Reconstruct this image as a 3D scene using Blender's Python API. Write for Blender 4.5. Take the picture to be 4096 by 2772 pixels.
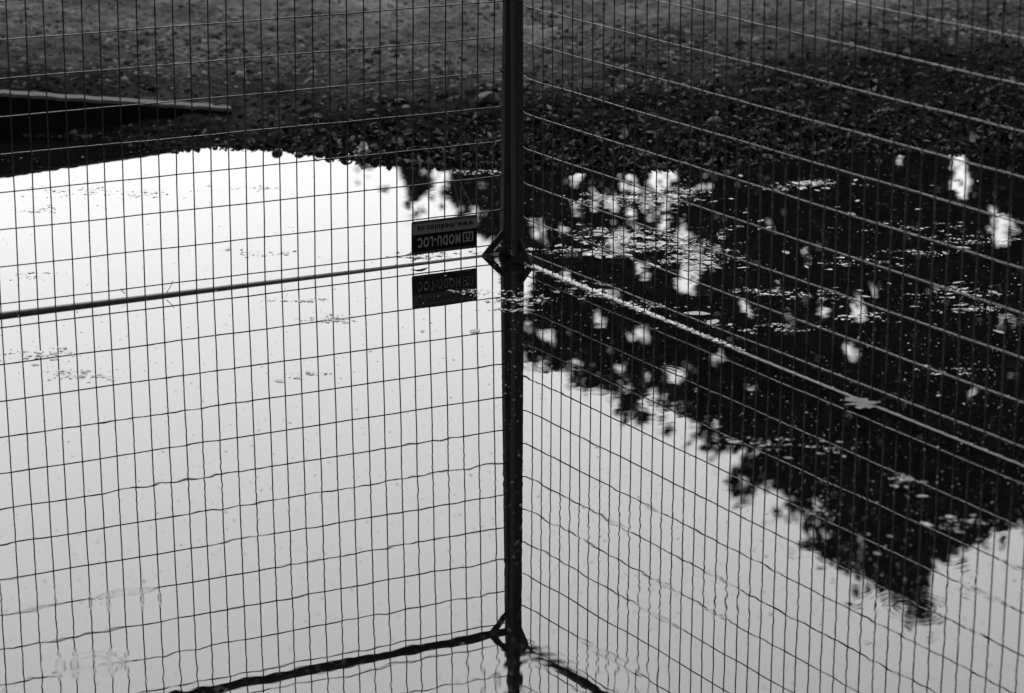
import bpy, bmesh, math, random
import numpy as np
from mathutils import Vector, Matrix, Euler

for o in list(bpy.data.objects): bpy.data.objects.remove(o)
S = bpy.context.scene
COL = S.collection
random.seed(7); RNG = np.random.default_rng(7)

# ------------------------------------------------------------------ camera
FPX, CX, CY, CZ, PITCH = 10944.7, 0.0592, -7.7069, 1.9866, 0.28576   # solved from the 2x4 inch mesh of the fence
cam_d = bpy.data.cameras.new('camera'); cam = bpy.data.objects.new('camera', cam_d); COL.objects.link(cam)
cam_d.sensor_width = 36.0; cam_d.lens = FPX * 36 / 4096
cam_d.clip_start = .05; cam_d.clip_end = 3000
cam.location = (CX, CY, CZ)
cam.rotation_euler = (math.pi/2 - PITCH, 0, 0)
cam_d.dof.use_dof = True; cam_d.dof.focus_distance = 7.85; cam_d.dof.aperture_fstop = 3.4; cam_d.dof.aperture_blades = 7
S.camera = cam

# ------------------------------------------------------------------ sky, sun, exposure
SUN_EL, SUN_AZ = math.radians(48), math.radians(-12)       # behind a bright overcast, beyond the fence
W = bpy.data.worlds.new('World'); S.world = W; W.use_nodes = True
nt = W.node_tree; nt.nodes.clear()
sky = nt.nodes.new('ShaderNodeTexSky'); sky.sky_type = 'NISHITA'; sky.sun_disc = False
sky.sun_elevation = SUN_EL; sky.sun_rotation = SUN_AZ; sky.dust_density = 6; sky.air_density = 1.0
bw = nt.nodes.new('ShaderNodeRGBToBW')
mx = nt.nodes.new('ShaderNodeMix'); mx.data_type = 'FLOAT'; mx.inputs[0].default_value = .72; mx.inputs[3].default_value = 9.0   # cloud deck evens the sky out
bg = nt.nodes.new('ShaderNodeBackground'); bg.inputs['Strength'].default_value = .1
wo = nt.nodes.new('ShaderNodeOutputWorld')
nt.links.new(sky.outputs[0], bw.inputs[0]); nt.links.new(bw.outputs[0], mx.inputs[2])
nt.links.new(mx.outputs[0], bg.inputs['Color']); nt.links.new(bg.outputs[0], wo.inputs[0])
sd = bpy.data.lights.new('sun', 'SUN'); sd.energy = 1.2; sd.angle = math.radians(25)
sun = bpy.data.objects.new('sun', sd); COL.objects.link(sun)
sdir = Vector((math.sin(SUN_AZ)*math.cos(SUN_EL), math.cos(SUN_AZ)*math.cos(SUN_EL), math.sin(SUN_EL)))
sun.rotation_euler = (-sdir).to_track_quat('-Z', 'Y').to_euler(); sun.location = sdir*40
V = S.view_settings; V.view_transform = 'Standard'; V.look = 'None'; V.gamma = 1; V.use_curve_mapping = False
V.exposure = 2.02
S.render.engine = 'CYCLES'

# ------------------------------------------------------------------ helpers
def cam_dir(x, y):
    u, v = x-2048, y-1386
    c, s = math.cos(PITCH), math.sin(PITCH)
    return Vector((u, FPX*c - v*s, -FPX*s - v*c))
def gnd(x, y, z=0.):                       # photo pixel -> point on the level z
    d = cam_dir(x, y); t = (z-CZ)/d.z
    return Vector((CX+t*d.x, CY+t*d.y, z))
def refl(x, y, Y):                         # pixel of a mirrored thing -> its place, standing at depth Y
    d = cam_dir(x, y); t = (Y-CY)/d.y
    return Vector((CX+t*d.x, Y, -(CZ+t*d.z)))

def tag(o, label=None, cat=None, group=None, kind=None):
    if label: o['label'] = label
    if cat: o['category'] = cat
    if group: o['group'] = group
    if kind: o['kind'] = kind
    return o
def link(name, me, parent=None, loc=None):
    o = bpy.data.objects.new(name, me); COL.objects.link(o)
    if parent is not None: o.parent = parent
    if loc is not None: o.location = loc
    return o
def empty(name, loc=(0,0,0), rz=0):
    o = bpy.data.objects.new(name, None); COL.objects.link(o); o.location = loc; o.rotation_euler = (0,0,rz)
    o.empty_display_size = .1
    return o
def mesh(name, verts, faces, mat, smooth=False):
    me = bpy.data.meshes.new(name)
    if isinstance(faces, np.ndarray):
        k = faces.shape[1]; n = len(faces)
        me.vertices.add(len(verts)); me.vertices.foreach_set('co', np.asarray(verts, dtype=np.float32).ravel())
        me.loops.add(n*k); me.loops.foreach_set('vertex_index', faces.astype(np.int32).ravel())
        me.polygons.add(n); me.polygons.foreach_set('loop_start', np.arange(0, n*k, k, dtype=np.int32))
        me.update(calc_edges=True); me.validate()
    else:
        me.from_pydata([tuple(v) for v in verts], [], faces); me.update()
    if mat: me.materials.append(mat)
    if smooth: me.polygons.foreach_set('use_smooth', np.ones(len(me.polygons), dtype=bool))
    return me

class MB:                                   # collects shapes of ONE part
    def __init__(s): s.v = []; s.f = []
    def add(s, vs, fs):
        b = len(s.v); s.v += [tuple(v) for v in vs]; s.f += [tuple(b+i for i in f) for f in fs]
    def tube(s, pts, rad, n=8, caps=True):
        pts = [Vector(p) for p in pts]
        rs = rad if isinstance(rad, (list, tuple)) else [rad]*len(pts)
        vs = []; fs = []; up = None
        for i, p in enumerate(pts):
            t = (pts[min(i+1, len(pts)-1)] - pts[max(i-1, 0)]).normalized()
            if up is None:
                up = Vector((0,0,1)) if abs(t.z) < .9 else Vector((1,0,0))
            a = (up - t*up.dot(t)).normalized(); up = a; b = t.cross(a)
            for k in range(n):
                w = 2*math.pi*(k+.5)/n
                vs.append(p + (a*math.cos(w) + b*math.sin(w))*rs[i])
        m = len(pts)
        for i in range(m-1):
            for k in range(n):
                k2 = (k+1) % n
                fs.append((i*n+k, i*n+k2, (i+1)*n+k2, (i+1)*n+k))
        if caps:
            fs.append(tuple(reversed(range(n)))); fs.append(tuple((m-1)*n+k for k in range(n)))
        s.add(vs, fs)
    def prism(s, poly, d0, d1, axis=(0,1,0), frame=None):
        # poly in local (x,z), pushed from y=d0 to y=d1
        n = len(poly)
        vs = [(p[0], d0, p[1]) for p in poly] + [(p[0], d1, p[1]) for p in poly]
        fs = [tuple(range(n)), tuple(reversed(range(n, 2*n)))]
        for i in range(n):
            j = (i+1) % n; fs.append((i, n+i, n+j, j))
        s.add(vs, fs)
    def build(s, name, mat, parent=None, smooth=False, bevel=0):
        me = mesh(name, s.v, s.f, mat, smooth)
        bm = bmesh.new(); bm.from_mesh(me); bmesh.ops.recalc_face_normals(bm, faces=bm.faces)
        if bevel: bmesh.ops.bevel(bm, geom=list(bm.edges), offset=bevel, segments=2, affect='EDGES', profile=.6)
        bm.to_mesh(me); bm.free()
        return link(name, me, parent)

def vnoise(x, y, seed=0):                   # value noise, vectorised
    xi = np.floor(x).astype(np.int64); yi = np.floor(y).astype(np.int64); fx = x-xi; fy = y-yi
    fx = fx*fx*(3-2*fx); fy = fy*fy*(3-2*fy)
    def h(a, b):
        n = (a*374761393 + b*668265263 + seed*974634777) & 0x7fffffff
        n = ((n ^ (n >> 13))*1274126177) & 0x7fffffff
        return ((n ^ (n >> 16)) & 0xffff)/65535.
    return (h(xi, yi)*(1-fx)+h(xi+1, yi)*fx)*(1-fy) + (h(xi, yi+1)*(1-fx)+h(xi+1, yi+1)*fx)*fy
def fbm(x, y, oct=4, seed=0):
    r = 0; a = .5; t = 0
    for i in range(oct):
        r = r + a*vnoise(x, y, seed+i*17); t += a; a *= .5; x = x*2.03+5.1; y = y*2.03+1.7
    return r/t - .5

# ------------------------------------------------------------------ materials (the photograph is black and white: greys only)
def mat(name, val, rough=.6, spec=.5, metal=0., var=0., scale=40., bump=0., bscale=120., coords='Object', bdist=.002, translucent=0.):
    m = bpy.data.materials.new(name); m.use_nodes = True; n = m.node_tree; b = n.nodes['Principled BSDF']
    b.inputs['Base Color'].default_value = (val, val, val, 1); b.inputs['Roughness'].default_value = rough
    b.inputs['Specular IOR Level'].default_value = spec; b.inputs['Metallic'].default_value = metal
    tc = n.nodes.new('ShaderNodeTexCoord')
    if var:
        ns = n.nodes.new('ShaderNodeTexNoise'); ns.inputs['Scale'].default_value = scale; ns.inputs['Detail'].default_value = 6
        n.links.new(tc.outputs[coords], ns.inputs['Vector'])
        mr = n.nodes.new('ShaderNodeMapRange'); mr.inputs[1].default_value = .3; mr.inputs[2].default_value = .7
        mr.inputs[3].default_value = val*(1-var); mr.inputs[4].default_value = val*(1+var)
        n.links.new(ns.outputs['Fac'], mr.inputs[0]); n.links.new(mr.outputs[0], b.inputs['Base Color'])
    if bump:
        n2 = n.nodes.new('ShaderNodeTexNoise'); n2.inputs['Scale'].default_value = bscale; n2.inputs['Detail'].default_value = 5
        n.links.new(tc.outputs[coords], n2.inputs['Vector'])
        bp = n.nodes.new('ShaderNodeBump'); bp.inputs['Strength'].default_value = bump; bp.inputs['Distance'].default_value = bdist
        n.links.new(n2.outputs['Fac'], bp.inputs['Height']); n.links.new(bp.outputs[0], b.inputs['Normal'])
    return m
def island_var(m, lo, hi, pw=1.6):                  # every piece of a loose mass has a tone of its own
    n = m.node_tree; b = n.nodes['Principled BSDF']
    for l in list(b.inputs['Base Color'].links): n.links.remove(l)
    g = n.nodes.new('ShaderNodeNewGeometry'); r = n.nodes.new('ShaderNodeMapRange')
    p = n.nodes.new('ShaderNodeMath'); p.operation = 'POWER'; p.inputs[1].default_value = pw
    n.links.new(g.outputs['Random Per Island'], p.inputs[0]); n.links.new(p.outputs[0], r.inputs[0])
    r.inputs[3].default_value = lo; r.inputs[4].default_value = hi; n.links.new(r.outputs[0], b.inputs['Base Color'])
    return m
def object_var(m, lo, hi):
    n = m.node_tree; b = n.nodes['Principled BSDF']
    for l in list(b.inputs['Base Color'].links): n.links.remove(l)
    g = n.nodes.new('ShaderNodeObjectInfo'); r = n.nodes.new('ShaderNodeMapRange')
    r.inputs[3].default_value = lo; r.inputs[4].default_value = hi
    n.links.new(g.outputs['Random'], r.inputs[0]); n.links.new(r.outputs[0], b.inputs['Base Color'])
    return m
M = {}
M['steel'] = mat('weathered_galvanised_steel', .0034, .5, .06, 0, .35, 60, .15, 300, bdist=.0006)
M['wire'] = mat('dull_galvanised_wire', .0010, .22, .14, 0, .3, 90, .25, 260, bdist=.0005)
M['weld'] = mat('weld_bead', .05, .45, .6, 0, .3, 200)
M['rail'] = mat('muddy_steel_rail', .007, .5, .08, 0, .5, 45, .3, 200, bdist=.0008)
M['board'] = mat('sign_board_grey', .010, .6, .08, 0, .25, 30)
M['board_light'] = mat('sign_pale_band', .034, .6, .08, 0, .12, 40)
M['board_black'] = mat('sign_black_print', .0012, .7, .03)
M['board_text'] = mat('sign_grey_print', .048, .6, .08, 0, .15, 60)
M['kerb'] = mat('dark_wet_concrete', .0016, .9, .02, 0, .4, 12, .5, 60, bdist=.004)  # kerb face, far darker than its top
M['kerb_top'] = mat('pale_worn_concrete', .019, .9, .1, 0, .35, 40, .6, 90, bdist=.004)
M['gravel'] = island_var(mat('gravel_stones', .03, .9, .0), .011, .075)
M['litter'] = island_var(mat('leaf_litter', .03, .8, .0), .0010, .042, 2.6)
M['leaf'] = object_var(mat('dead_leaf', .04, .7, .015, bump=.4, bscale=120), .002, .036)
M['float'] = island_var(mat('floating_specks', .07, .6, .2), .020, .17)
M['float_leaf'] = object_var(mat('floating_leaf', .06, .5, .2, bump=.3, bscale=150), .016, .055)
M['maple'] = mat('pale_maple_leaf', .028, .6, .1, 0, .15, 60, .3, 120)
M['stone'] = mat('wet_stone', .003, .6, .06, 0, .4, 40, .5, 90, bdist=.004)
M['stem'] = mat('dry_stem', .035, .7, .3)
M['bark'] = mat('bark', .02, .9, .2, 0, .3, 10)
M['foliage'] = island_var(mat('foliage', .05, .9, .0), .007, .018)
M['feather'] = mat('feather', .16, .8, .2)

def ground_mat():
    m = bpy.data.materials.new('gravel_ground'); m.use_nodes = True; n = m.node_tree; b = n.nodes['Principled BSDF']
    b.inputs['Roughness'].default_value = .95; b.inputs['Specular IOR Level'].default_value = 0
    tc = n.nodes.new('ShaderNodeTexCoord')
    def noise(sc, det=5, rough=.6):
        k = n.nodes.new('ShaderNodeTexNoise'); k.inputs['Scale'].default_value = sc; k.inputs['Detail'].default_value = det; k.inputs['Roughness'].default_value = rough
        n.links.new(tc.outputs['Object'], k.inputs['Vector']); return k
    a = noise(24, 8, .8); c = noise(2.6, 6, .7); d = noise(9, 4, .7)
    s1 = n.nodes.new('ShaderNodeMapRange'); s1.inputs[1].default_value = .36; s1.inputs[2].default_value = .64; s1.inputs[3].default_value = .30; s1.inputs[4].default_value = 1.65
    n.links.new(a.outputs['Fac'], s1.inputs[0])
    s2 = n.nodes.new('ShaderNodeMapRange'); s2.inputs[1].default_value = .35; s2.inputs[2].default_value = .65; s2.inputs[3].default_value = .5; s2.inputs[4].default_value = 1.4
    n.links.new(c.outputs['Fac'], s2.inputs[0])
    s3 = n.nodes.new('ShaderNodeMapRange'); s3.inputs[1].default_value = .3; s3.inputs[2].default_value = .7; s3.inputs[3].default_value = .55; s3.inputs[4].default_value = 1.45
    n.links.new(d.outputs['Fac'], s3.inputs[0])
    # soaked soil by the water line, plus tree shade painted in to the right
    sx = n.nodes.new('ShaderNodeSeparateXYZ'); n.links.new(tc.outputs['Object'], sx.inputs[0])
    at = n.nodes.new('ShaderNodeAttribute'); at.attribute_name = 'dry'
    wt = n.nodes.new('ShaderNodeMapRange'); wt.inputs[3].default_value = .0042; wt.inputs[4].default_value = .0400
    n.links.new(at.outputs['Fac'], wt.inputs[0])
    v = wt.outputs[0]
    for s_ in (s1, s2, s3):
        mm = n.nodes.new('ShaderNodeMath'); mm.operation = 'MULTIPLY'; n.links.new(v, mm.inputs[0]); n.links.new(s_.outputs[0], mm.inputs[1]); v = mm.outputs[0]
    n.links.new(v, b.inputs['Base Color'])
    bp = n.nodes.new('ShaderNodeBump'); bp.inputs['Strength'].default_value = 1.0; bp.inputs['Distance'].default_value = .012
    n.links.new(a.outputs['Fac'], bp.inputs['Height']); n.links.new(bp.outputs[0], b.inputs['Normal'])
    return m

RINGS = [(gnd(4010,2330), .075, .022, .014), (gnd(2640,1490), .05, .02, .003), (gnd(3400,1960), .06, .018, .005), (gnd(360,2655), .05, .024, .030), (gnd(500,2400), .05, .016, .012),
         (gnd(2240,2720), .12, .035, .011), (gnd(2740,2400), .09, .026, .007), (gnd(2430,2130), .05, .024, .006), (gnd(3640,2430), .06, .02, .008),
         (gnd(100,2380), .06, .016, .0045), (gnd(2600,2060), .05, .015, .004), (gnd(1790,770), .05, .02, .004), (gnd(3900,2560), .04, .02, .005)]
def water_mat():
    m = bpy.data.materials.new('puddle_water'); m.use_nodes = True; n = m.node_tree; b = n.nodes['Principled BSDF']
    b.inputs['Base Color'].default_value = (.0015,.0015,.0015,1); b.inputs['Roughness'].default_value = 0.0; b.inputs['IOR'].default_value = 1.333
    b.inputs['Specular IOR Level'].default_value = .5
    tc = n.nodes.new('ShaderNodeTexCoord')
    def vm(op, a, bb=None):
        k = n.nodes.new('ShaderNodeVectorMath'); k.operation = op
        for i, q in enumerate((a, bb)):
            if q is None: continue
            if hasattr(q, 'is_output') or hasattr(q, 'links'): n.links.new(q, k.inputs[i])
            elif isinstance(q, (int, float)): k.inputs[3].default_value = q
            else: k.inputs[i].default_value = q
        return k
    def ma(op, a, bb=None, cc=None):
        k = n.nodes.new('ShaderNodeMath'); k.operation = op
        for i, q in enumerate((a, bb, cc)):
            if q is None: continue
            if isinstance(q, (int, float)): k.inputs[i].default_value = q
            else: n.links.new(q, k.inputs[i])
        return k.outputs[0]
    P = tc.outputs['Object']
    total = None
    # light breeze: a gentle swell everywhere, a little stronger in some patches near the viewer
    for sc, amp, patch in ((7., .0012, 1.3), (26., .0030, 1.7)):
        no = n.nodes.new('ShaderNodeTexNoise'); no.inputs['Scale'].default_value = sc; no.inputs['Detail'].default_value = 1
        n.links.new(P, no.inputs['Vector'])
        c = vm('SUBTRACT', no.outputs['Color'], (.5,.5,.5)).outputs[0]
        pn = n.nodes.new('ShaderNodeTexNoise'); pn.inputs['Scale'].default_value = patch; pn.inputs['Detail'].default_value = 2
        n.links.new(P, pn.inputs['Vector'])
        mr = n.nodes.new('ShaderNodeMapRange'); mr.inputs[1].default_value = .42; mr.inputs[2].default_value = .68; mr.inputs[3].default_value = .12*amp; mr.inputs[4].default_value = 2.6*amp
        n.links.new(pn.outputs['Fac'], mr.inputs[0])
        sc_ = n.nodes.new('ShaderNodeVectorMath'); sc_.operation = 'SCALE'; n.links.new(c, sc_.inputs[0]); n.links.new(mr.outputs[0], sc_.inputs['Scale'])
        total = sc_.outputs[0] if total is None else vm('ADD', total, sc_.outputs[0]).outputs[0]
    # rings left by single drops
    for p, r0, lam, amp in RINGS:
        d = vm('SUBTRACT', P, tuple(p)).outputs[0]
        ln = n.nodes.new('ShaderNodeVectorMath'); ln.operation = 'LENGTH'; n.links.new(d, ln.inputs[0]); r = ln.outputs['Value']
        nr = vm('NORMALIZE', d).outputs[0]
        w = ma('COSINE', ma('MULTIPLY', r, 2*math.pi/lam))
        q = ma('DIVIDE', ma('SUBTRACT', r, r0), r0*.55)
        e = ma('POWER', 2.71828, ma('MULTIPLY', ma('MULTIPLY', q, q), -1.0))
        a = ma('MULTIPLY', ma('MULTIPLY', w, e), amp*.30)
        s_ = n.nodes.new('ShaderNodeVectorMath'); s_.operation = 'SCALE'; n.links.new(nr, s_.inputs[0]); n.links.new(a, s_.inputs['Scale'])
        total = vm('ADD', total, s_.outputs[0]).outputs[0]
    fl = vm('MULTIPLY', total, (1, 1, 0)).outputs[0]
    nn = vm('NORMALIZE', vm('ADD', fl, (0, 0, 1)).outputs[0]).outputs[0]
    n.links.new(nn, b.inputs['Normal'])
    return m

# ------------------------------------------------------------------ ground and water
SHORE_PX = [(380,545),(560,590),(640,602),(700,604),(840,588),(1000,592),(1130,592),(1220,606),(1300,618),(1500,640),(1620,652),(1800,656),(2000,662),(2200,668),(2450,668),(2600,664),(2950,656),(3100,640),(3250,622),(3400,606),(3600,602),(3800,606),(4096,592)]
sh = [gnd(x, y) for x, y in SHORE_PX]
KX = np.array([-60, -3.2, -1.9] + [p.x for p in sh] + [3.0, 60]); 
K0, K1 = gnd(0,542), gnd(570,519); KD = (K1-K0).normalized()
def kerb_line_y(x): return K0.y + (x-K0.x)*KD.y/KD.x
KY = np.array([kerb_line_y(-3.2)+.06, kerb_line_y(-3.2)+.06, kerb_line_y(-1.9)+.04] + [p.y for p in sh] + [1.62, 1.7])
def kerb_top(x): return np.clip(.150 - .107*(x-K0.x)/KD.x, -.05, .24)
def ground_z(x, y):
    ys = np.interp(x, KX, KY) + .03*fbm(x*9, x*0+3.3, 3, 5)
    ax = np.abs(x)
    d = np.maximum(np.maximum(y-ys, ax-5.2), -5.0-y)
    z = np.where(d > 0, .10*(1-np.exp(-np.maximum(d,0)/.42)) + .012*np.minimum(np.maximum(d, 0), 40), np.maximum(.16*d, -.10))
    z = np.where((x > -1.4) & (x < -.9) & (d > 0) & (y < kerb_line_y(x)+.03), z*.62, z)
    # ground held up behind the kerb
    beh = (y > kerb_line_y(x)+.03) & (x < -.95) & (y > 0)
    rise = np.clip((y-kerb_line_y(x)-.03)/.02, 0, 1)
    fade = np.exp(-np.maximum(y-kerb_line_y(x), 0)/1.6)
    z = np.where(beh, np.maximum(z, rise*((kerb_top(x)-.006)*fade + z*(1-fade))), z)
    near = np.exp(-((np.maximum(np.abs(x)-3.2, 0))**2 + np.maximum(np.abs(y-3)-3, 0)**2)/4)
    rough = fbm(x*5, y*5, 4, 1)*.040 + fbm(x*22, y*22, 3, 2)*.030*near
    z = z + rough*np.clip(d/.25+.25, .0, 1)
    return z
def gz(x, y): return float(ground_z(np.array([x], float), np.array([y], float))[0])

def axis(lo, hi, step, far):
    a = list(np.arange(lo, hi, step)); s = step; p = a[-1]; b = []
    while p < far: s *= 1.22; p += s; b.append(p)
    s = step; p = lo; c = []
    while p > -far: s *= 1.22; p -= s; c.append(p)
    return np.array(c[::-1] + a + b)
gx = axis(-2.7, 2.7, .016, 420); gy = axis(1.0, 5.6, .016, 420)
XX, YY = np.meshgrid(gx, gy); ZZ = ground_z(XX, YY)
nx, ny = len(gx), len(gy)
idx = np.arange(nx*ny).reshape(ny, nx)
F = np.stack([idx[:-1,:-1], idx[:-1,1:], idx[1:,1:], idx[1:,:-1]], -1).reshape(-1, 4)
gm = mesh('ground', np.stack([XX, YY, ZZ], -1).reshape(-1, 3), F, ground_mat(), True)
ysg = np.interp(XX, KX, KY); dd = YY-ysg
side = np.clip((XX-.2)/1.6, 0, 1)                      # tree shade on the right bank, put into the colour
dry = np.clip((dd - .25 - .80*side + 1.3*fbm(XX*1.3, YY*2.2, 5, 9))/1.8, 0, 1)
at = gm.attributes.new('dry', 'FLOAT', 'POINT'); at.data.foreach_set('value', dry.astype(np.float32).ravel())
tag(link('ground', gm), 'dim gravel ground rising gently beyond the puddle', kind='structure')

wv = [(-5.9,-5.9,0),(5.9,-5.9,0),(5.9,2.4,0),(-5.9,2.4,0)]
tag(link('water', mesh('water', wv, [(0,1,2,3)], water_mat())), 'still puddle mirroring pale sky, trees and fence', kind='structure')

# ------------------------------------------------------------------ kerb at the left
def kerb():
    r = empty('kerb', (K0.x, K0.y, 0), math.atan2(KD.y, KD.x))
    b = MB(); L0, L1 = -1.5, .81; w = .050
    n = 24; vs = []; fs = []
    for i in range(n+1):
        s = L0 + (L1-L0)*i/n; h = min(.150 - .107*s, .24) - .004
        j = .003*math.sin(i*2.3)
        vs += [(s, j, -.15), (s, j, h), (s, w+.02, h), (s, w+.02, -.15)]
    for i in range(n):
        a = i*4
        for k in range(4): fs.append((a+k, a+(k+1)%4, a+4+(k+1)%4, a+4+k))
    fs += [(3,2,1,0), tuple(n*4+k for k in range(4))]
    b.add(vs, fs); b.build('kerb_face', M['kerb'], r)
    t = MB(); vs = []; fs = []; n = 120
    for i in range(n+1):
        s = L0 + (L1-L0)*i/n; h = min(.150 - .107*s, .24)
        e = random.uniform(-.003,.003); u = random.uniform(-.0015,.0015)
        vs += [(s, -.006+e, h-.010+u), (s, -.004+e, h+.001+u), (s, w+e, h+.003+u), (s, w+.004, h-.008)]
    for i in range(n):
        a = i*4
        for k in range(4): fs.append((a+k, a+(k+1)%4, a+4+(k+1)%4, a+4+k))
    fs += [(3,2,1,0), tuple(n*4+k for k in range(4))]
    t.add(vs, fs); t.build('worn_top', M['kerb_top'], r)
    tag(r, 'low black kerb with pale worn top edge, sinking into gravel at far left', 'kerb')
kerb()

# ------------------------------------------------------------------ the fence
AL, AR = .4642, 1.0144
SH, Z0 = .1016, .0292
RX, RY = .1221, -.150                      # first upright wire of the right panel; that of the left one stands at the origin
LEAN_L, LEAN_R = (-.0192, -.0029), (.0027, -.0050)   # the panels lean a little
ZMID, ZUP, ZTOP = 1.177, 1.213, 2.366
TUBE = .0138
def square_tube(b, x, y, z0, z1, h):
    c = h*.28; pr = []
    for sx, sy in ((1,1),(-1,1),(-1,-1),(1,-1)):
        q = [(sx*h, sy*(h-c)), (sx*(h-.3*c), sy*(h-.3*c)), (sx*(h-c), sy*h)]
        pr += q if sx*sy > 0 else q[::-1]
    n = len(pr)
    b.add([(x+p[0], y+p[1], z0) for p in pr]+[(x+p[0], y+p[1], z1) for p in pr],
          [tuple(range(n)), tuple(reversed(range(n,2*n)))] + [(i, n+i, n+(i+1)%n, (i+1)%n) for i in range(n)])

def wire_variant(length, axis_, k, r):
    rr = random.Random(100+k); b = MB(); pts = []; n = 13
    for i in range(n):
        t = length*i/(n-1); a, c = rr.uniform(-1,1)*.0007, rr.uniform(-1,1)*.0007
        pts.append((a, c, t) if axis_ == 'z' else (t, a, c))
    b.tube(pts, r, 6, True)
    me = mesh('wire_mesh', b.v, b.f, M['wire'], True)
    return me
WR = .0018
VLOW = [wire_variant(ZMID-.002, 'z', k, WR) for k in range(6)]
VUP = [wire_variant(ZTOP-ZMID, 'z', 20+k, WR) for k in range(4)]

def panel(rx, ry, ang, inside, e0, sv, z0, rail_tops, lean, label):
    """local x runs along the panel away from the corner, first upright wire at x=0"""
    P = empty('fence_panel', (rx, ry, 0), ang); P.rotation_euler = (lean[0], lean[1], ang)
    tag(P, label, 'fence panel', 'mesh fence panels meeting at the corner')
    LEN = sv*57
    ends = (-e0, LEN+e0)
    posts = []
    for i, x in enumerate(ends):
        b = MB(); square_tube(b, x, 0, -.06, ZTOP+.012, TUBE); posts.append(b.build('post', M['steel'], P))
    a, c = -e0+TUBE, LEN+e0-TUBE
    h0, h1 = rail_tops
    b = MB(); b.tube([(a+(c-a)*t, 0, h0+(h1-h0)*t-TUBE) for t in (0,.25,.5,.75,1)], TUBE, 14); b.build('rail', M['rail'], P, True)
    b = MB(); b.tube([(a,0,ZMID),(c,0,ZMID)], TUBE*.95, 14); b.build('rail', M['steel'], P, True)
    b = MB(); b.tube([(a,0,ZTOP),(c,0,ZTOP)], TUBE*.95, 14); b.build('rail', M['steel'], P, True)
    # corner gussets: flat bars across every post/rail corner
    def gus(xp, sx, zr, sz, po):
        b = MB(); ln, ht, w = .047, .052, .019
        x0 = xp + sx*(TUBE-.002); p = [(0, ht-w*.2), (0, ht+w*1.1), (ln+w*1.0, TUBE*.3), (ln-w*.5, TUBE*.3)]
        pl = [(x0+sx*q[0], zr+sz*q[1]) for q in p]
        b.prism(pl, -.003, .003); b.build('gusset', M['steel'], po, bevel=.0008)
    for xp, sx, po in ((ends[0], 1, posts[0]), (ends[1], -1, posts[1])):
        for zr_, sz_ in ((0, 1), (ZMID, 1), (ZMID, -1), (ZTOP, -1)): gus(xp, sx, zr_, sz_, po)
    # upright wires stand on the inner side of the level ones
    yv, yh = inside*.0018, -inside*.0018
    for k in range(58):
        jx = random.uniform(-.0010, .0010)
        o = link('upright_wire', VLOW[random.randrange(6)], P, (sv*k+jx, yv, .002)); o.rotation_euler = (random.uniform(-.0006,.0006), random.uniform(-.0008,.0008), random.choice((0, math.pi)))
        o = link('upright_wire', VUP[random.randrange(4)], P, (sv*k+jx, yv, ZMID)); o.rotation_euler = (0, 0, random.choice((0, math.pi)))
    for k in range(24):
        z = z0 + SH*k if k < 12 else ZUP + SH*(k-12)
        b = MB(); pts = []; n = 30; r = random.Random(k*7+int(ang*100))
        hook = .010 if inside < 0 else .002
        for i in range(n+1):
            x = a + (c-a)*i/n
            pts.append((x, yh+r.uniform(-1,1)*.0005, z + r.uniform(-1,1)*.0009))
        pts[0] = (a-.001, yh, z+hook); pts.insert(1, (a+.012, yh, z+hook*.55)); pts.insert(2, (a+.03, yh, z+hook*.12))
        b.tube(pts, WR*1.02, 6)
        for xe, ze in ((a-.001, z+hook), (c+.001, z)):       # weld bead where the wire meets the post
            b.tube([(xe-.001 if xe < 0 else xe+.001, yh, ze+.005), (xe, yh, ze), (xe, yh, ze-.004)], [.0014,.0034,.0014], 6)
        b.build('level_wire', M['wire'], P, True)
    return P
panL = panel(0, 0, math.pi+AL, +1, .0465, .05048, Z0, (.0035, .0095), LEAN_L, 'mesh fence panel left of the corner, carrying an upside-down sign')
panR = panel(RX, RY, -AR, -1, .0860, .0506, .0319, (.0038, -.0148), LEAN_R, 'mesh fence panel right of the corner, its rail awash in dark water')

# couplers joining the two corner posts
def coupler(z, label):
    pl = Vector((math.cos(AL)*.0465, math.sin(AL)*.0465, 0)); pr = Vector((RX-math.cos(AR)*.086, RY+math.sin(AR)*.086, 0)); c = (pl+pr)/2
    r = empty('post_coupler', (c.x, c.y, z))
    b = MB(); b.tube([pl-c, pr-c], .007, 8); b.build('bolt', M['steel'], r, True)
    for p_ in (pl-c, pr-c):
        b = MB(); q = [(p_.x+dx, p_.y+dy) for dx, dy in ((-.020,-.019),(.019,-.020),(.020,.019),(-.019,.020))]
        b.add([(p[0],p[1],-.012) for p in q]+[(p[0],p[1],.012) for p in q], [(0,1,2,3),(7,6,5,4),(0,4,5,1),(1,5,6,2),(2,6,7,3),(3,7,4,0)])
        b.build('clamp', M['steel'], r, bevel=.002)
    tag(r, label, 'coupler')
coupler(.012, 'dark steel coupler clamping the corner posts together at the waterline')

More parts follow.
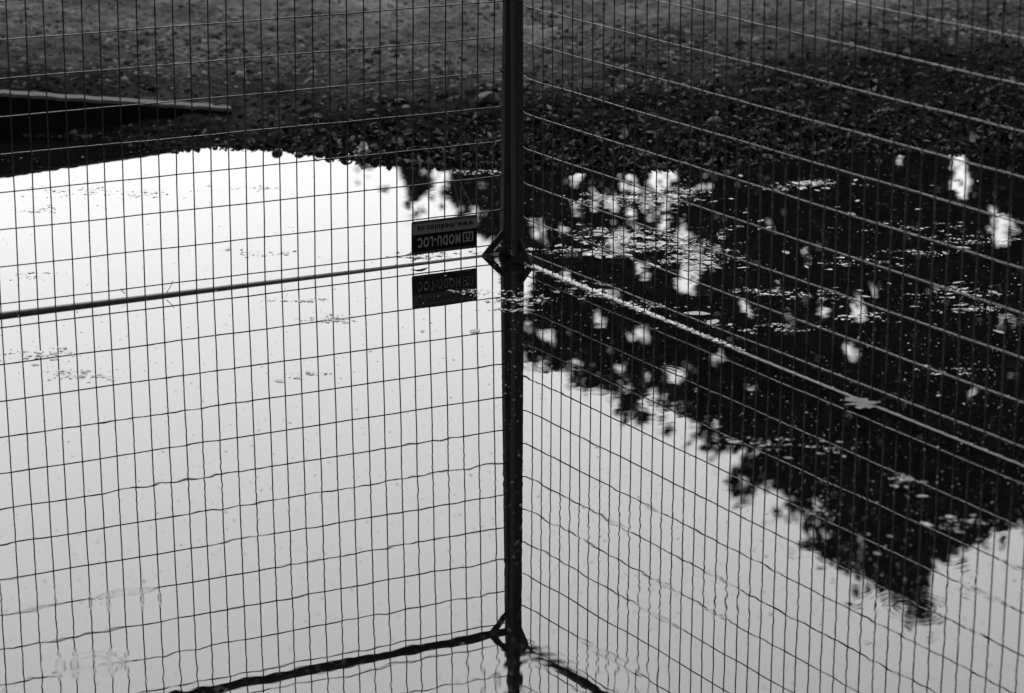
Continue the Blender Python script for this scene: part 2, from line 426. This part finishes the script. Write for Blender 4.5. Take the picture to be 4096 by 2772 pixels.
# ------------------------------------------------------------------ the sign, hung upside down
def text_mesh(body, x0, x1, y0, y1, bold, depth, mat_, name, parent, place):
    cu = bpy.data.curves.new(name, 'FONT'); cu.body = body; cu.size = 1; cu.offset = bold; cu.space_character = 1.22; cu.resolution_u = 3
    o = bpy.data.objects.new(name, cu); COL.objects.link(o)
    dg = bpy.context.evaluated_depsgraph_get(); dg.update()
    me = bpy.data.meshes.new_from_object(o.evaluated_get(dg))
    bpy.data.objects.remove(o)
    co = np.array([v.co[:] for v in me.vertices]); lo, hi = co.min(0), co.max(0)
    vs = []
    for c in co:
        tx = x0 + (c[0]-lo[0])/(hi[0]-lo[0])*(x1-x0); ty = y0 + (c[1]-lo[1])/(hi[1]-lo[1])*(y1-y0)
        vs.append(place(tx, ty, depth))
    fs = [tuple(p.vertices) for p in me.polygons]
    return link(name, mesh(name, vs, fs, mat_), parent)
def sign():
    SW, SHT = .2075, .0975; sv = .05048
    x0 = sv*1.03; zt = Z0+SH-.0022; zbot = zt-SHT
    uL = Vector((-math.cos(AL), -math.sin(AL), 0)); nL = Vector((math.sin(AL), -math.cos(AL), 0))
    base = uL*(x0+SW/2) + nL*.0085
    r = empty('sign_board', (base.x, base.y, zbot+.0029*(x0+SW/2)), math.pi+AL); r.rotation_euler = (LEAN_L[0], LEAN_L[1], math.pi+AL)
    def place(tx, ty, d): return (tx-SW/2, d, SHT*(1-ty))           # ty: share of the height from the image top
    def rect(name, a, b_, c, d_, dep, m):
        v = [place(a, c, dep), place(b_, c, dep), place(b_, d_, dep), place(a, d_, dep)]
        link(name, mesh(name, v, [(0,1,2,3)], m), plate)
    b = MB(); c = .004; w, h = SW/2, SHT
    b.prism([(-w+c,0),(w-c,0),(w,c),(w,h-c),(w-c,h),(-w+c,h),(-w,h-c),(-w,c)], -.0012, .0012); plate = b.build('plate', M['board'], r, bevel=.0004)
    rect('pale_band', .002, SW-.002, .085, .405, .0016, M['board_light'])
    rect('black_band', .002, SW-.002, .41, .925, .0016, M['board_black'])
    # upside down: reading direction runs to the image left, tops of the letters point down
    text_mesh('www.moduloc.ca', .0125, .1905, .155, .345, .028, .0020, M['board_black'], 'web_address', plate, place)
    text_mesh('MODU-LOC', .0535, .1890, .505, .815, .036, .0020, M['board_text'], 'lettering', plate, place)
    L = MB(); lx0, lx1, ly0, ly1 = .0125, .0465, .49, .79                 # logo: square frame with a stepped bracket inside
    def q(a, b_, c, d_):
        xx0, xx1 = lx0+(lx1-lx0)*a, lx0+(lx1-lx0)*b_; yy0, yy1 = ly0+(ly1-ly0)*c, ly0+(ly1-ly0)*d_
        L.add([place(xx0,yy0,.0020), place(xx1,yy0,.0020), place(xx1,yy1,.0020), place(xx0,yy1,.0020)], [(0,1,2,3)])
    q(0,1,0,.13); q(0,1,.87,1); q(0,.12,.13,.87); q(.88,1,.13,.87)
    q(.30,.40,.13,.72); q(.60,.70,.13,.72); q(.40,.46,.56,.87); q(.54,.60,.56,.87); q(.46,.54,.62,.87)
    L.build('logo', M['board_text'], plate)
    for tx in (.012, SW-.012):
        for ty in (.06, .955):
            k = MB(); p = place(tx, ty, .0015); k.tube([(p[0], .0010, p[2]), (p[0], .0030, p[2])], .0022, 8); k.build('rivet', M['steel'], plate)
    tag(r, 'small black and grey sign wired upside down to the fence mesh', 'sign')
sign()

# ------------------------------------------------------------------ leaves, stones and what lies about
def leaf_shape(k, kind='oval'):
    rr = random.Random(900+k); L = 1.0; w = rr.uniform(.36,.55); n = 5
    vs = []; fs = []; curl = rr.uniform(.06,.28); tw = rr.uniform(-.25,.25)
    for i in range(n+1):
        t = i/n; ww = w*math.sin(math.pi*min(max(t*.96+.03, 0), 1))**.8*(1.1-.35*t)+.01
        z = curl*math.sin(math.pi*t)*.5 - curl*.2
        e = rr.uniform(.8,1.2); e2 = rr.uniform(.8,1.2)
        vs += [(t*L-.5, -ww*e*.5, z+abs(ww)*curl*.9+tw*ww*.3), (t*L-.5, 0, z), (t*L-.5, ww*e2*.5, z+abs(ww)*curl*.9-tw*ww*.3)]
    for i in range(n):
        a = i*3
        fs += [(a, a+1, a+4, a+3), (a+1, a+2, a+5, a+4)]
    return vs, fs
LEAVES = [leaf_shape(k) for k in range(8)]
LEAF_ME = [mesh('leaf_mesh', v, f, M['leaf'], True) for v, f in LEAVES]
FLEAF_ME = [mesh('floating_leaf_mesh', [(a, b, c*.12+.02) for a, b, c in v], f, M['float_leaf'], True) for v, f in LEAVES]

def rotmats(n, tilt):
    az = RNG.uniform(0, 2*np.pi, n); tl = np.abs(RNG.normal(0, tilt, n)); td = RNG.uniform(0, 2*np.pi, n)
    ca, sa = np.cos(az), np.sin(az); Rz = np.zeros((n,3,3)); Rz[:,0,0]=ca; Rz[:,0,1]=-sa; Rz[:,1,0]=sa; Rz[:,1,1]=ca; Rz[:,2,2]=1
    ux, uy = np.cos(td), np.sin(td); c, s = np.cos(tl), np.sin(tl); Rt = np.zeros((n,3,3))
    Rt[:,0,0]=c+ux*ux*(1-c); Rt[:,0,1]=ux*uy*(1-c); Rt[:,0,2]=uy*s
    Rt[:,1,0]=ux*uy*(1-c); Rt[:,1,1]=c+uy*uy*(1-c); Rt[:,1,2]=-ux*s
    Rt[:,2,0]=-uy*s; Rt[:,2,1]=ux*s; Rt[:,2,2]=c
    return Rt @ Rz
def scatter(name, shapes, pos, size, tilt, m, flat=1., smooth=True):
    """one mass of loose bits: shapes share a face layout"""
    n = len(pos); base = np.array([s[0] for s in shapes], float); fl = np.array(shapes[0][1], int)
    pick = RNG.integers(0, len(shapes), n); B = base[pick].copy(); B[:,:,2] *= flat
    R = rotmats(n, tilt)
    Vv = np.einsum('nij,nvj->nvi', R, B)*np.asarray(size)[:,None,None] + pos[:,None,:]
    k = base.shape[1]
    Fv = fl[None] + (np.arange(n)*k)[:,None,None]
    me = mesh(name, Vv.reshape(-1,3), Fv.reshape(-1, fl.shape[1]), m, smooth)
    return link(name, me)

def shore_y(x): return np.interp(x, KX, KY)
# leaf litter on the bank: the mass nobody could count
n = 9000
x = RNG.uniform(-2.4, 2.6, n*3); d = RNG.exponential(.40, n*3)-.03; rt = np.clip((x+.4)/2.0, 0, 1)
d = np.minimum(d, 1.1)*(.5+1.2*rt); y = shore_y(x)+d
keep = (RNG.uniform(0,1,n*3) < (.04+.96*np.clip((x+1.0)/1.0, 0, 1))) & (y < 5.2) & ~((x < -.86) & (np.abs(y-kerb_line_y(x)-.035) < .055))
x, y = x[keep][:n], y[keep][:n]
pos = np.stack([x, y, ground_z(x, y)+.006], -1)
tag(scatter('leaf_litter', LEAVES, pos, RNG.uniform(.008,.033,len(x))*np.where(RNG.uniform(0,1,len(x))<.15,1.4,1), .6, M['litter']), 'dark wet leaf litter covering the bank behind the puddle', kind='stuff')
# gravel stones
def pebble(k):
    bm = bmesh.new(); bmesh.ops.create_icosphere(bm, subdivisions=1, radius=.5); rr = random.Random(k)
    for v in bm.verts: v.co *= rr.uniform(.75,1.15); v.co.z *= .62
    r = ([tuple(v.co) for v in bm.verts], [tuple(v.index for v in f.verts) for f in bm.faces]); bm.free(); return r
PEB = [pebble(k) for k in range(6)]
n = 16000
x = RNG.uniform(-2.6, 2.8, n); y = shore_y(x) + np.abs(RNG.uniform(-.05, 1.0, n))**1.6*3.6-.02
k = ~((x < -.86) & (np.abs(y-kerb_line_y(x)-.035) < .055)); x, y = x[k], y[k]
sz = .005 + RNG.exponential(.0055, len(x)); sz = np.minimum(sz, .035)
nc = 15000; xc = RNG.uniform(-2.7, 2.8, nc); yc_ = RNG.uniform(2.0, 5.4, nc); zc_ = RNG.uniform(.010,.022,nc)+RNG.exponential(.006,nc)   # clods and chips further back
kc = fbm(xc*1.7, yc_*2.6, 4, 44) + RNG.normal(0, .07, nc) > .03; xc, yc_, zc_ = xc[kc], yc_[kc], zc_[kc]
x = np.concatenate([x, xc]); y = np.concatenate([y, yc_]); sz = np.concatenate([sz, zc_])
pos = np.stack([x, y, ground_z(x, y)+sz*.06], -1)
wet = (y - shore_y(x)) < .55 + 1.0*np.clip((x-.2)/1.6, 0, 1) + .5*fbm(x*2, y*2, 3, 12)  # wet by the shore; reaches further out at right as painted tree shade
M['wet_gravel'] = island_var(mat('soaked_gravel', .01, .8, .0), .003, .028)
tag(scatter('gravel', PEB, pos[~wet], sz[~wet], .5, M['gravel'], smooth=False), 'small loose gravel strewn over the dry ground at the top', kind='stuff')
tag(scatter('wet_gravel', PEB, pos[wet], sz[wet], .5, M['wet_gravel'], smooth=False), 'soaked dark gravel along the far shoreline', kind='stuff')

# the leaves of the bank that show largest, one by one
cnt = 0
while cnt < 230:
    px = random.uniform(1150, 4096); yy = random.uniform(0, 1)**1.7
    g = gnd(px, 600); X = g.x; Y = float(shore_y(X)) + yy*.75 - .02
    if X < -.9: continue
    o = link('fallen_leaf', LEAF_ME[random.randrange(8)], None, (X, Y, max(gz(X, Y), 0)+.012))
    s = random.uniform(.024,.050); o.scale = (s, s, s*random.uniform(.8,1.6)); o.rotation_euler = (random.gauss(0,.5), random.gauss(0,.5), random.uniform(0,6.28))
    zone = 'seen through the left panel' if px < 2040 else 'just right of the corner post' if px < 2600 else 'seen through the middle of the right panel' if px < 3350 else 'at the far right edge of the photo'
    rowz = 'at the waterline' if yy < .12 else 'low on the bank' if yy < .4 else 'higher up the bank'
    tag(o, 'curled dead leaf %s, %s' % (rowz, zone), 'leaf', 'fallen leaves %s, %s' % (rowz, zone)); cnt += 1

# floating leaves
FL = 'floating leaves beyond the right panel'
def fleaf(px, py, size, label, group=None):
    g = gnd(px, py); o = link('floating_leaf', FLEAF_ME[random.randrange(8)], None, (g.x, g.y, .0006))
    o.scale = (size, size*random.uniform(.7,1.3), size*.5); o.rotation_euler = (0, 0, random.uniform(0,6.28)); tag(o, label, 'leaf', group); return o
for i in range(62):
    a, b_ = random.choice(((2600,800,),(2700,790),(2480,940),(2620,980),(2740,1020),(2350,985),(2780,1075),(2520,1030)))
    fleaf(a+random.gauss(0,95), b_+random.gauss(0,16), random.uniform(.018,.045), 'small wet leaf in the floating mat of leaves behind the right panel', 'leaves in the floating mat')
for i in range(34):
    fleaf(random.uniform(2850,4090), random.uniform(700,1330), random.uniform(.018,.045), 'lone wet leaf floating on the dark water behind the right panel', FL)
for i in range(12):
    fleaf(random.uniform(2900,3900), random.uniform(1500,2300) , random.uniform(.015,.030), 'tiny leaf floating on the dark water before the right panel', 'tiny leaves before the right panel')
for px, py, s, lb in ((140,1460,.022,'pale leaf floating alone under the left panel near the left edge'), (1120,1525,.030,'slim pale leaf floating in the bright reflection below the left panel'),
                      (1330,1280,.035,'grey leaf in the floating scum left of the reflected sign'), (1900,1325,.040,'pale leaf floating just left of the reflected corner post'),
                      (1690,1325,.022,'small pale leaf floating beneath the reflected sign'), (2790,1255,.075,'broad wet leaf lodged behind the rail of the right panel'), (2850,1290,.06,'folded wet leaf resting against the rail of the right panel')):
    fleaf(px, py, s, lb)

def maple():
    g = gnd(3455, 1622); r = empty('maple_leaf', (g.x, g.y, .003), math.radians(200))
    pol = []; lob = [(0,.5),(.16,.22),(.30,.36),(.50,.28),(.42,.12),(.56,.02),(.40,-.04),(.34,-.22),(.16,-.16),(.05,-.40),(0,-.36)]
    pts = lob + [(-a, b_) for a, b_ in lob[::-1][1:-1]]
    vs = [(0,0,.004)]; n = len(pts)
    for a, b_ in pts: vs.append((a*.118+random.uniform(-.003,.003), b_*.13+random.uniform(-.003,.003), random.uniform(.001,.006)+(.004 if abs(a) > .4 else 0)))
    fs = [(0, 1+i, 1+(i+1)%n) for i in range(n)]
    me = mesh('blade', vs, fs, M['maple']); link('blade', me, r)
    b = MB(); b.tube([(.0,-.036,.004),(-.012,-.050,.012),(-.030,-.066,.030),(-.050,-.074,.044),(-.064,-.080,.046)], [.0013,.0012,.0010,.0010,.0012], 5); b.build('stalk', M['maple'], r, True)
    r.rotation_euler = (0,0,math.radians(105)); r.scale = (.8,.8,.8)
    tag(r, 'large pale lobed leaf with raised stalk floating beside the right rail', 'leaf')
maple()

# floating specks, seeds and scum
pts = []; szs = []
def drop(px, py, n, sx, sy, lo, hi):
    n = int(n*1.8)
    while n > 0:                                # bits gather in little drifts, end to end
        a0, b0 = random.gauss(px, sx), random.gauss(py, sy); m_ = random.randint(2, 9); n -= m_; ln = random.uniform(6, 34); sl = random.gauss(0, .05)
        for i in range(m_):
            t = random.gauss(0, 1)*ln; a, b_ = a0+t, b0+t*sl+random.gauss(0, 1.6)
            if b_ < 300: continue
            g = gnd(a, b_)
            if g.y > shore_y(g.x)-.01: continue
            pts.append((g.x, g.y, .0008)); szs.append(random.uniform(lo, hi) if hi > .02 else min(.0018+random.expovariate(1/.0042), .024))
for a, b_, n, sx, sy in ((2560,800,420,130,16),(2700,770,200,70,12),(2480,930,260,160,16),(2600,985,420,170,20),(2760,1040,260,80,16),(2350,1000,160,90,14),(3240,735,140,70,9),(3120,750,60,40,8),
                         (2300,1150,70,90,16),(2350,1185,60,60,10),(2560,1220,80,70,10),(3800,1175,130,110,18),(3900,1235,100,70,14),(3700,1010,60,60,10),(3420,1050,70,90,12),
                         (3300,1180,70,80,12),(3080,1170,90,90,14),(3120,1310,80,70,12),(3900,960,110,90,14),(3650,900,90,140,16),(3450,1270,60,60,10),(3750,1480,50,60,14),(3050,1780,50,60,12),(3280,1800,30,60,12),(3620,1920,60,40,10),(3250,2050,30,60,10),(3850,2100,60,70,20),
                         (1330,1275,90,50,9),(1780,1020,140,90,10),(1900,1170,60,60,8),(2100,1200,120,70,12),(2060,1240,60,50,8),(150,1420,110,90,14),(330,1500,90,70,10),(110,1100,40,60,8),(350,760,110,130,10),(150,840,60,60,10),(600,780,60,80,8),(1000,750,50,60,8),(1200,1200,60,60,6),(1050,1010,50,80,8),(1250,1500,20,60,8),(1950,690,120,90,7)):
    drop(a, b_, n, sx, sy, .003, .016)
for i in range(11000):                        # thin even sprinkling
    px, py = random.uniform(-60,4160), random.uniform(600,2790)
    if random.random() > (1.0 if px > 2100 else .8)*(1.15-.5*(py-600)/2190): continue
    g = gnd(px, py)
    if g.y > shore_y(g.x)-.01: continue
    pts.append((g.x, g.y, .0007)); szs.append(.0018+random.expovariate(1/.0016))
for a, b_ in ((2600,800),(2700,785),(2480,935),(2620,985),(2760,1040),(2350,1000),(3240,735)):
    drop(a, b_, 9, 90, 12, .018, .042)
ur = Vector((math.cos(AR), -math.sin(AR), 0))
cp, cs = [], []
for i in range(1500):                         # crust of seeds along the drowned rail, its wet shine painted pale
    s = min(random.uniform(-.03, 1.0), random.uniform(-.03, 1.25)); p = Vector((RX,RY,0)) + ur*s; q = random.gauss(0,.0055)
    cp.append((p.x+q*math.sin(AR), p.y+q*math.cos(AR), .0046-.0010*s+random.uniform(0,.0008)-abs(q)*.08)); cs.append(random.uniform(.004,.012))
for k in range(18, 48):                       # pale flakes painting the meniscus glint round each upright wire
    for sgn in (-1, 1):
        p = Vector((RX,RY,0)) + ur*(.0506*k+sgn*.0055); pts.append((p.x, p.y-.001, .0022)); szs.append(.0085)
def speck(k):
    rr = random.Random(k+50); n = 6; vs = []
    for i in range(n): a = 2*math.pi*i/n; r = rr.uniform(.28,.55); vs.append((r*math.cos(a), r*.62*math.sin(a), rr.uniform(0,.06)))
    return vs, [tuple(range(n))]
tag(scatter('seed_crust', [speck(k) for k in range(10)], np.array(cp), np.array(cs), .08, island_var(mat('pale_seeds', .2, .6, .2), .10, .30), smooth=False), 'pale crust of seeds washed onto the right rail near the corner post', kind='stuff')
tag(scatter('floating_debris', [speck(k) for k in range(10)], np.array(pts), np.array(szs), .05, M['float'], smooth=False), 'pale specks, seeds and scum floating on the puddle', kind='stuff')

# stones at the water's edge
def stone(px, py, s, label, squash=.8):
    g = gnd(px, py); v, f = pebble(int(px)); bm = bmesh.new(); bmesh.ops.create_icosphere(bm, subdivisions=2, radius=.5); rr = random.Random(int(px+py))
    c = [Vector((rr.uniform(-1,1),rr.uniform(-1,1),rr.uniform(-1,1))).normalized() for _ in range(9)]
    for q in bm.verts:
        n_ = q.co.normalized(); m_ = min(.5/max(n_.dot(k_), .05)*.82 for k_ in c if n_.dot(k_) > .3) if any(n_.dot(k_) > .3 for k_ in c) else .5
        q.co = n_*min(m_, .56); q.co.z *= squash
    me = bpy.data.meshes.new('stone'); bm.to_mesh(me); bm.free(); me.materials.append(M['stone'])
    o = link('stone', me, None, (g.x, g.y, max(gz(g.x, g.y), -.01)+.15*s)); o.scale = (s, s, s); tag(o, label, 'stone'); return o
stone(1107, 613, .040, 'small dark stone standing alone in bright water at the shoreline', 1.0)
stone(1196, 622, .034, 'low dark stone just right of the lone stone at the shoreline')
stone(1950, 505, .085, 'rounded dark stone on the bank just left of the corner post')
stone(1475, 365, .045, 'dark stone on the gravel above the plastic scrap')
stone(2860, 560, .06, 'dark stone among leaves on the bank right of the corner post')
stone(540, 636, .02, 'tiny stone breaking the water along the reflected kerb')

# dry grass stems on the bank
def grass(px, Y, stems, label):
    X = CX + (px-2048)/FPX*(Y-CY)*1.03; zb = gz(X, Y); r = empty('dry_grass', (X, Y, zb-.005))
    for dx, h, bend in stems:
        b = MB(); b.tube([(0,0,0), (dx*.3,0,h*.4), (dx*.62,bend*.3,h*.72), (dx,bend,h)], [.0024,.0020,.0016,.0009], 5); b.build('stem', M['stem'], r, True)
    tag(r, label, 'grass')
grass(1792, 2.05, ((.045,.27,.02),(.100,.28,.03),(.012,.16,.01)), 'two thin dry grass stems leaning right on the bank near the post')
grass(1883, 1.98, ((.030,.17,.01),(.012,.12,0)), 'short dry grass tuft on the bank closest to the corner post')

# crumpled clear plastic at the shoreline
def plastic():
    g = gnd(1450, 622); m = bpy.data.materials.new('clear_film'); m.use_nodes = True; n = m.node_tree; b = n.nodes['Principled BSDF']
    b.inputs['Base Color'].default_value = (.20,.20,.20,1); b.inputs['Roughness'].default_value = .25; b.inputs['Alpha'].default_value = .62
    vs = []; nx_, ny_ = 15, 10; rr = random.Random(3)
    for j in range(ny_):
        for i in range(nx_):
            u, v = i/(nx_-1)-.5, j/(ny_-1)-.5
            vs.append((u*.105+rr.uniform(-.006,.006), v*.07+rr.uniform(-.006,.006), .004+max(0,.042*math.exp(-((u-.02)**2*14+v*v*9))*rr.uniform(.5,1.15))))
    fs = [(j*nx_+i, j*nx_+i+1, (j+1)*nx_+i+1, (j+1)*nx_+i) for j in range(ny_-1) for i in range(nx_-1)]
    o = link('plastic_scrap', mesh('plastic_scrap', vs, fs, m), None, (g.x, g.y, 0)); tag(o, 'crumpled scrap of clear plastic film at the shoreline', 'plastic scrap')
plastic()

# things caught on the left rail
def on_left(s, off=0, z=0):
    uL = Vector((-math.cos(AL), -math.sin(AL), 0)); nL = Vector((math.sin(AL), -math.cos(AL), 0)); p = uL*s+nL*off; return Vector((p.x, p.y, z))
v, f = LEAVES[2]
o = link('dead_leaf', mesh('dead_leaf', v, f, M['stone'], True), None, on_left(.235, .004, .013)); o.scale = (.060,.030,.035); o.rotation_euler = (.1,.05,math.pi+AL+.1)
tag(o, 'dark dead leaf draped over the left rail below the sign', 'leaf')
o = link('dead_leaf', mesh('dead_leaf', *LEAVES[5], M['leaf'], True), None, on_left(.21, -.09, .004)); o.scale = (.045,.03,.03); tag(o, 'dark curled leaf floating just behind the left rail below the sign', 'leaf')
r = empty('feather', on_left(1.11, -.012, .012)); r.rotation_euler = (.3, -.7, 2.6); r.scale = (.6,.6,.6)
b = MB(); b.add([(0,0,0),(.012,-.010,.001),(.030,-.010,.003),(.042,0,.002),(.028,.010,.003),(.010,.008,.001)], [(0,1,2,3),(0,3,4,5)]); b.build('vane', M['feather'], r)
b = MB(); b.tube([(-.006,0,0),(.02,0,.0015),(.042,0,.002)], [.0007,.0006,.0003], 5); b.build('shaft', M['feather'], r)
tag(r, 'small pale feather caught on the left rail', 'feather')
b = MB(); p0, p1 = on_left(1.00, .01, .010), on_left(.975, -.002, .040); b.tube([p0, (p0+p1)/2+Vector((.002,0,0)), p1], [.0012,.001,.0007], 5); o = b.build('twig', M['stone'], None, True); tag(o, 'short thin twig leaning against the left rail and an upright wire', 'twig')

# ------------------------------------------------------------------ trees
def tube_pts(a, b_, wob, n=5):
    a, b_ = Vector(a), Vector(b_); L = (b_-a).length
    return [a.lerp(b_, i/n) + (Vector((random.gauss(0,wob), random.gauss(0,wob), random.gauss(0,wob*.5)))*L if 0 < i < n else Vector()) for i in range(n+1)]
def tree(base, top_z, leaves, sizes, limbs, label, rad, group=None):
    r = empty('tree', base); B = Vector(base)
    t = MB(); tp = tube_pts((0,0,-.2), (random.uniform(-.3,.3), 0, top_z*.85), .012, 7); t.tube(tp, [rad*(1.15-.95*i/7) for i in range(8)], 10); t.build('trunk', M['bark'], r, True)
    for q in limbs:
        d = Vector(q)-B; h = max(.9, min(d.z*.62, top_z*.7)); k = min(1, h/(top_z*.85)); s = Vector((tp[-1].x*k, 0, h))
        b = MB(); pp = tube_pts(s, d, .05, 4); w = rad*.32*random.uniform(.6,1); b.tube(pp, [w, w*.75, w*.5, w*.3, w*.1], 6); b.build('limb', M['bark'], r, True)
    n = len(leaves); sh = [LEAF_Q[k] for k in range(len(LEAF_Q))]
    o = scatter('crown', sh, np.array(leaves)-np.array(base), np.array(sizes), .9, M['foliage'], smooth=False); o.parent = r
    tag(r, label, 'tree', group)
    return r
LEAF_Q = []
for k in range(4):
    rr = random.Random(k); LEAF_Q.append(([(-.5,0,0),(-.1,-.33*rr.uniform(.8,1.2),.06),(.5,0,.0),(-.05,.33*rr.uniform(.8,1.2),.06)], [(0,1,2,3)]))

# outline of the crowns as the water mirrors them (photo pixels)
EDGE = [(1470,300),(1490,640),(1560,720),(1700,760),(1830,800),(1880,930),(1960,1010),(2060,1080),(2090,1190),(2090,1340),(2200,1450),(2310,1500),(2420,1570),(2500,1650),(2620,1690),(2780,1730),(2880,1760),(2930,1880),(3010,1970),(3150,2050),(3270,2120),(3340,2220),(3430,2330),(3540,2400),(3610,2430),(3680,2500),(3740,2430),(3780,2300),(3860,2210),(3960,2180),(4060,2110),(4200,2130),(4400,2000),(4700,2100),(5100,1800),(5300,1200),(5300,300)]
HOLES = [h for h in [(2502,722,32),(2643,705,58),(2560,760,30),(2300,720,26),(2380,760,24),(2440,800,26),(2300,850,34),(2330,930,26),(2160,905,30),(2480,960,40),(2660,900,36),(2740,960,40),(2800,1040,52),(2750,1130,46),(2640,830,34),(3595,640,30),(3825,640,48),(3845,730,46),(3970,840,36),(4010,930,52),(3445,1235,50),(3480,1160,30),(3207,810,22),(3410,1400,34),(4020,1290,46),(3240,1010,20),(3300,1240,26),(3790,1850,26),(2560,1340,40),(2700,1500,46),(2600,1600,40),(2470,1470,30),(3000,1560,24),(2880,1440,28),(3560,1500,22),(3100,900,22),(3330,880,18),(1600,660,30),(1760,700,40),(1700,690,20),(1900,850,30),(1960,960,26),(3690,1830,26),(2980,1230,20),(3160,1260,20),(3620,1120,16),(3720,1150,18),(3900,1560,22),(2450,1180,24),(2400,1270,22)] if h[1] < 1780]
for _ in range(72): HOLES.append((random.uniform(2130,2860), random.uniform(670,1120), random.uniform(8,25)))
for _ in range(34):
    i_ = random.randrange(8, 22); t_ = random.random(); HOLES.append((EDGE[i_][0]+(EDGE[i_+1][0]-EDGE[i_][0])*t_+random.uniform(0,160), EDGE[i_][1]+(EDGE[i_+1][1]-EDGE[i_][1])*t_-random.uniform(10,140), random.uniform(7,19)))
for _ in range(34): HOLES.append((random.uniform(2850,4090), random.uniform(640,1500), random.uniform(6,14)))
def inside(px, py):
    c = False; n = len(EDGE)
    for i in range(n):
        (x1,y1),(x2,y2) = EDGE[i], EDGE[(i+1)%n]
        if (y1 > py) != (y2 > py) and px < (x2-x1)*(py-y1)/(y2-y1)+x1: c = not c
    return c
def inside_many(px, py):
    c = np.zeros(len(px), bool); n = len(EDGE)
    for i in range(n):
        (x1,y1),(x2,y2) = EDGE[i], EDGE[(i+1)%n]
        if y1 == y2: continue
        c ^= ((y1 > py) != (y2 > py)) & (px < (x2-x1)*(py-y1)/(y2-y1)+x1)
    return c
HA = np.array(HOLES)
YT = 18.0
lv = {'a': [], 'b': [], 'c': []}; ls = {'a': [], 'b': [], 'c': []}; lm = {'a': [], 'b': [], 'c': []}
tries = 0; clumps = 0
while clumps < 2300 and tries < 30000:
    tries += 1
    px, py = random.uniform(1470,5300), random.uniform(300,2600)
    if not inside(px, py): continue
    Y = YT + random.gauss(0, 1.6); c = refl(px, py, Y)
    if c.z < 1.6: continue
    clumps += 1
    key = 'b' if px < 2560 else ('a' if px < 4080 else 'c'); rad = random.uniform(.13,.34)
    lm[key].append(c)
    n = int(78*(rad/.25)**1.2)
    Q = np.array(c[:]) + RNG.normal(0, 1, (n, 3))*np.array([rad, rad*1.3, rad*.75])
    vx, vy, vz = Q[:,0]-CX, Q[:,1]-CY, -Q[:,2]-CZ
    zc = vy*math.cos(PITCH) - vz*math.sin(PITCH); yc = vy*math.sin(PITCH) + vz*math.cos(PITCH)
    ax, ay = 2048+FPX*vx/zc, 1386-FPX*yc/zc
    ok = np.ones(n, bool)
    wx = ax + 46*(vnoise(ax/24, ay/24, 31)-.5) + 40*(vnoise(ax/60, ay/60, 33)-.5); wy = ay + 46*(vnoise(ax/24, ay/24, 37)-.5) + 40*(vnoise(ax/60, ay/60, 39)-.5)
    hit = (((wx[:,None]-HA[None,:,0])**2 + ((wy[:,None]-HA[None,:,1])*.85)**2) < HA[None,:,2]**2).any(1)
    ok &= ~(hit & (RNG.uniform(0, 1, n) < .955))
    ex = ax + 210*(vnoise(ax/110, ay/110, 3)-.5) + 100*(vnoise(ax/28, ay/28, 5)-.5); ey = ay + 210*(vnoise(ax/110, ay/110, 8)-.5) + 100*(vnoise(ax/28, ay/28, 6)-.5)
    fz = RNG.normal(0, 26, n)*(RNG.uniform(0, 1, n) < .5); ex += fz; ey += RNG.normal(0, 1, n)*np.abs(fz)
    ok &= inside_many(ex, ey) | (RNG.uniform(0, 1, n) < .008)
    lv[key] += [tuple(q) for q in Q[ok]]; ls[key] += list(RNG.uniform(.07,.135, int(ok.sum())))
GT = 'trees mirrored in the puddle'
for key, bx_, tz, lb, rd in (('a', 3.4, 8.0, 'tall dark leafy tree whose pointed crown is mirrored before the right panel', .22), ('b', .2, 5.4, 'lower leafy tree mirrored in the puddle just right of the corner post', .14), ('c', 7.2, 8.0, 'broad dark tree mirrored at the right edge of the puddle', .22)):
    tree((bx_, YT+.4, gz(bx_, YT+.4)), tz, lv[key], ls[key], random.sample(lm[key], min(26, len(lm[key]))), lb, rd, GT)

# unseen trees added to block sky light from the puddle and the fence
lbs = ['tall leafy tree behind the viewer at left', 'tallest leafy tree straight behind the viewer', 'tall leafy tree behind the viewer at right', 'spreading tree standing beyond the left end of the fence', 'spreading tree standing beyond the right end of the fence']
for i, (X, Y, H, R) in enumerate(((-6.5,-11,16,6.8),(.5,-14.5,18,7.0),(7.5,-11,16,6.8),(-9.2,-1,16,6.6),(9.4,-1.5,16,6.6))):
    L_ = []; Z_ = []; C_ = []
    for k in range(170):
        a, rr_, zz = random.uniform(0,6.28), R*math.sqrt(random.random()), random.uniform(.34,1)
        w = math.sin(math.pi*min(1,((zz-.3)*1.1+.22)))**.6; c = Vector((X+rr_*w*math.cos(a), Y+rr_*w*math.sin(a), H*zz)); C_.append(c)
        for j in range(120): L_.append((c.x+random.gauss(0,.6), c.y+random.gauss(0,.6), c.z+random.gauss(0,.45))); Z_.append(random.uniform(.15,.28))
    tree((X, Y, gz(X, Y)), H, L_, Z_, random.sample(C_, 14), lbs[i], .32, 'trees shading the puddle')
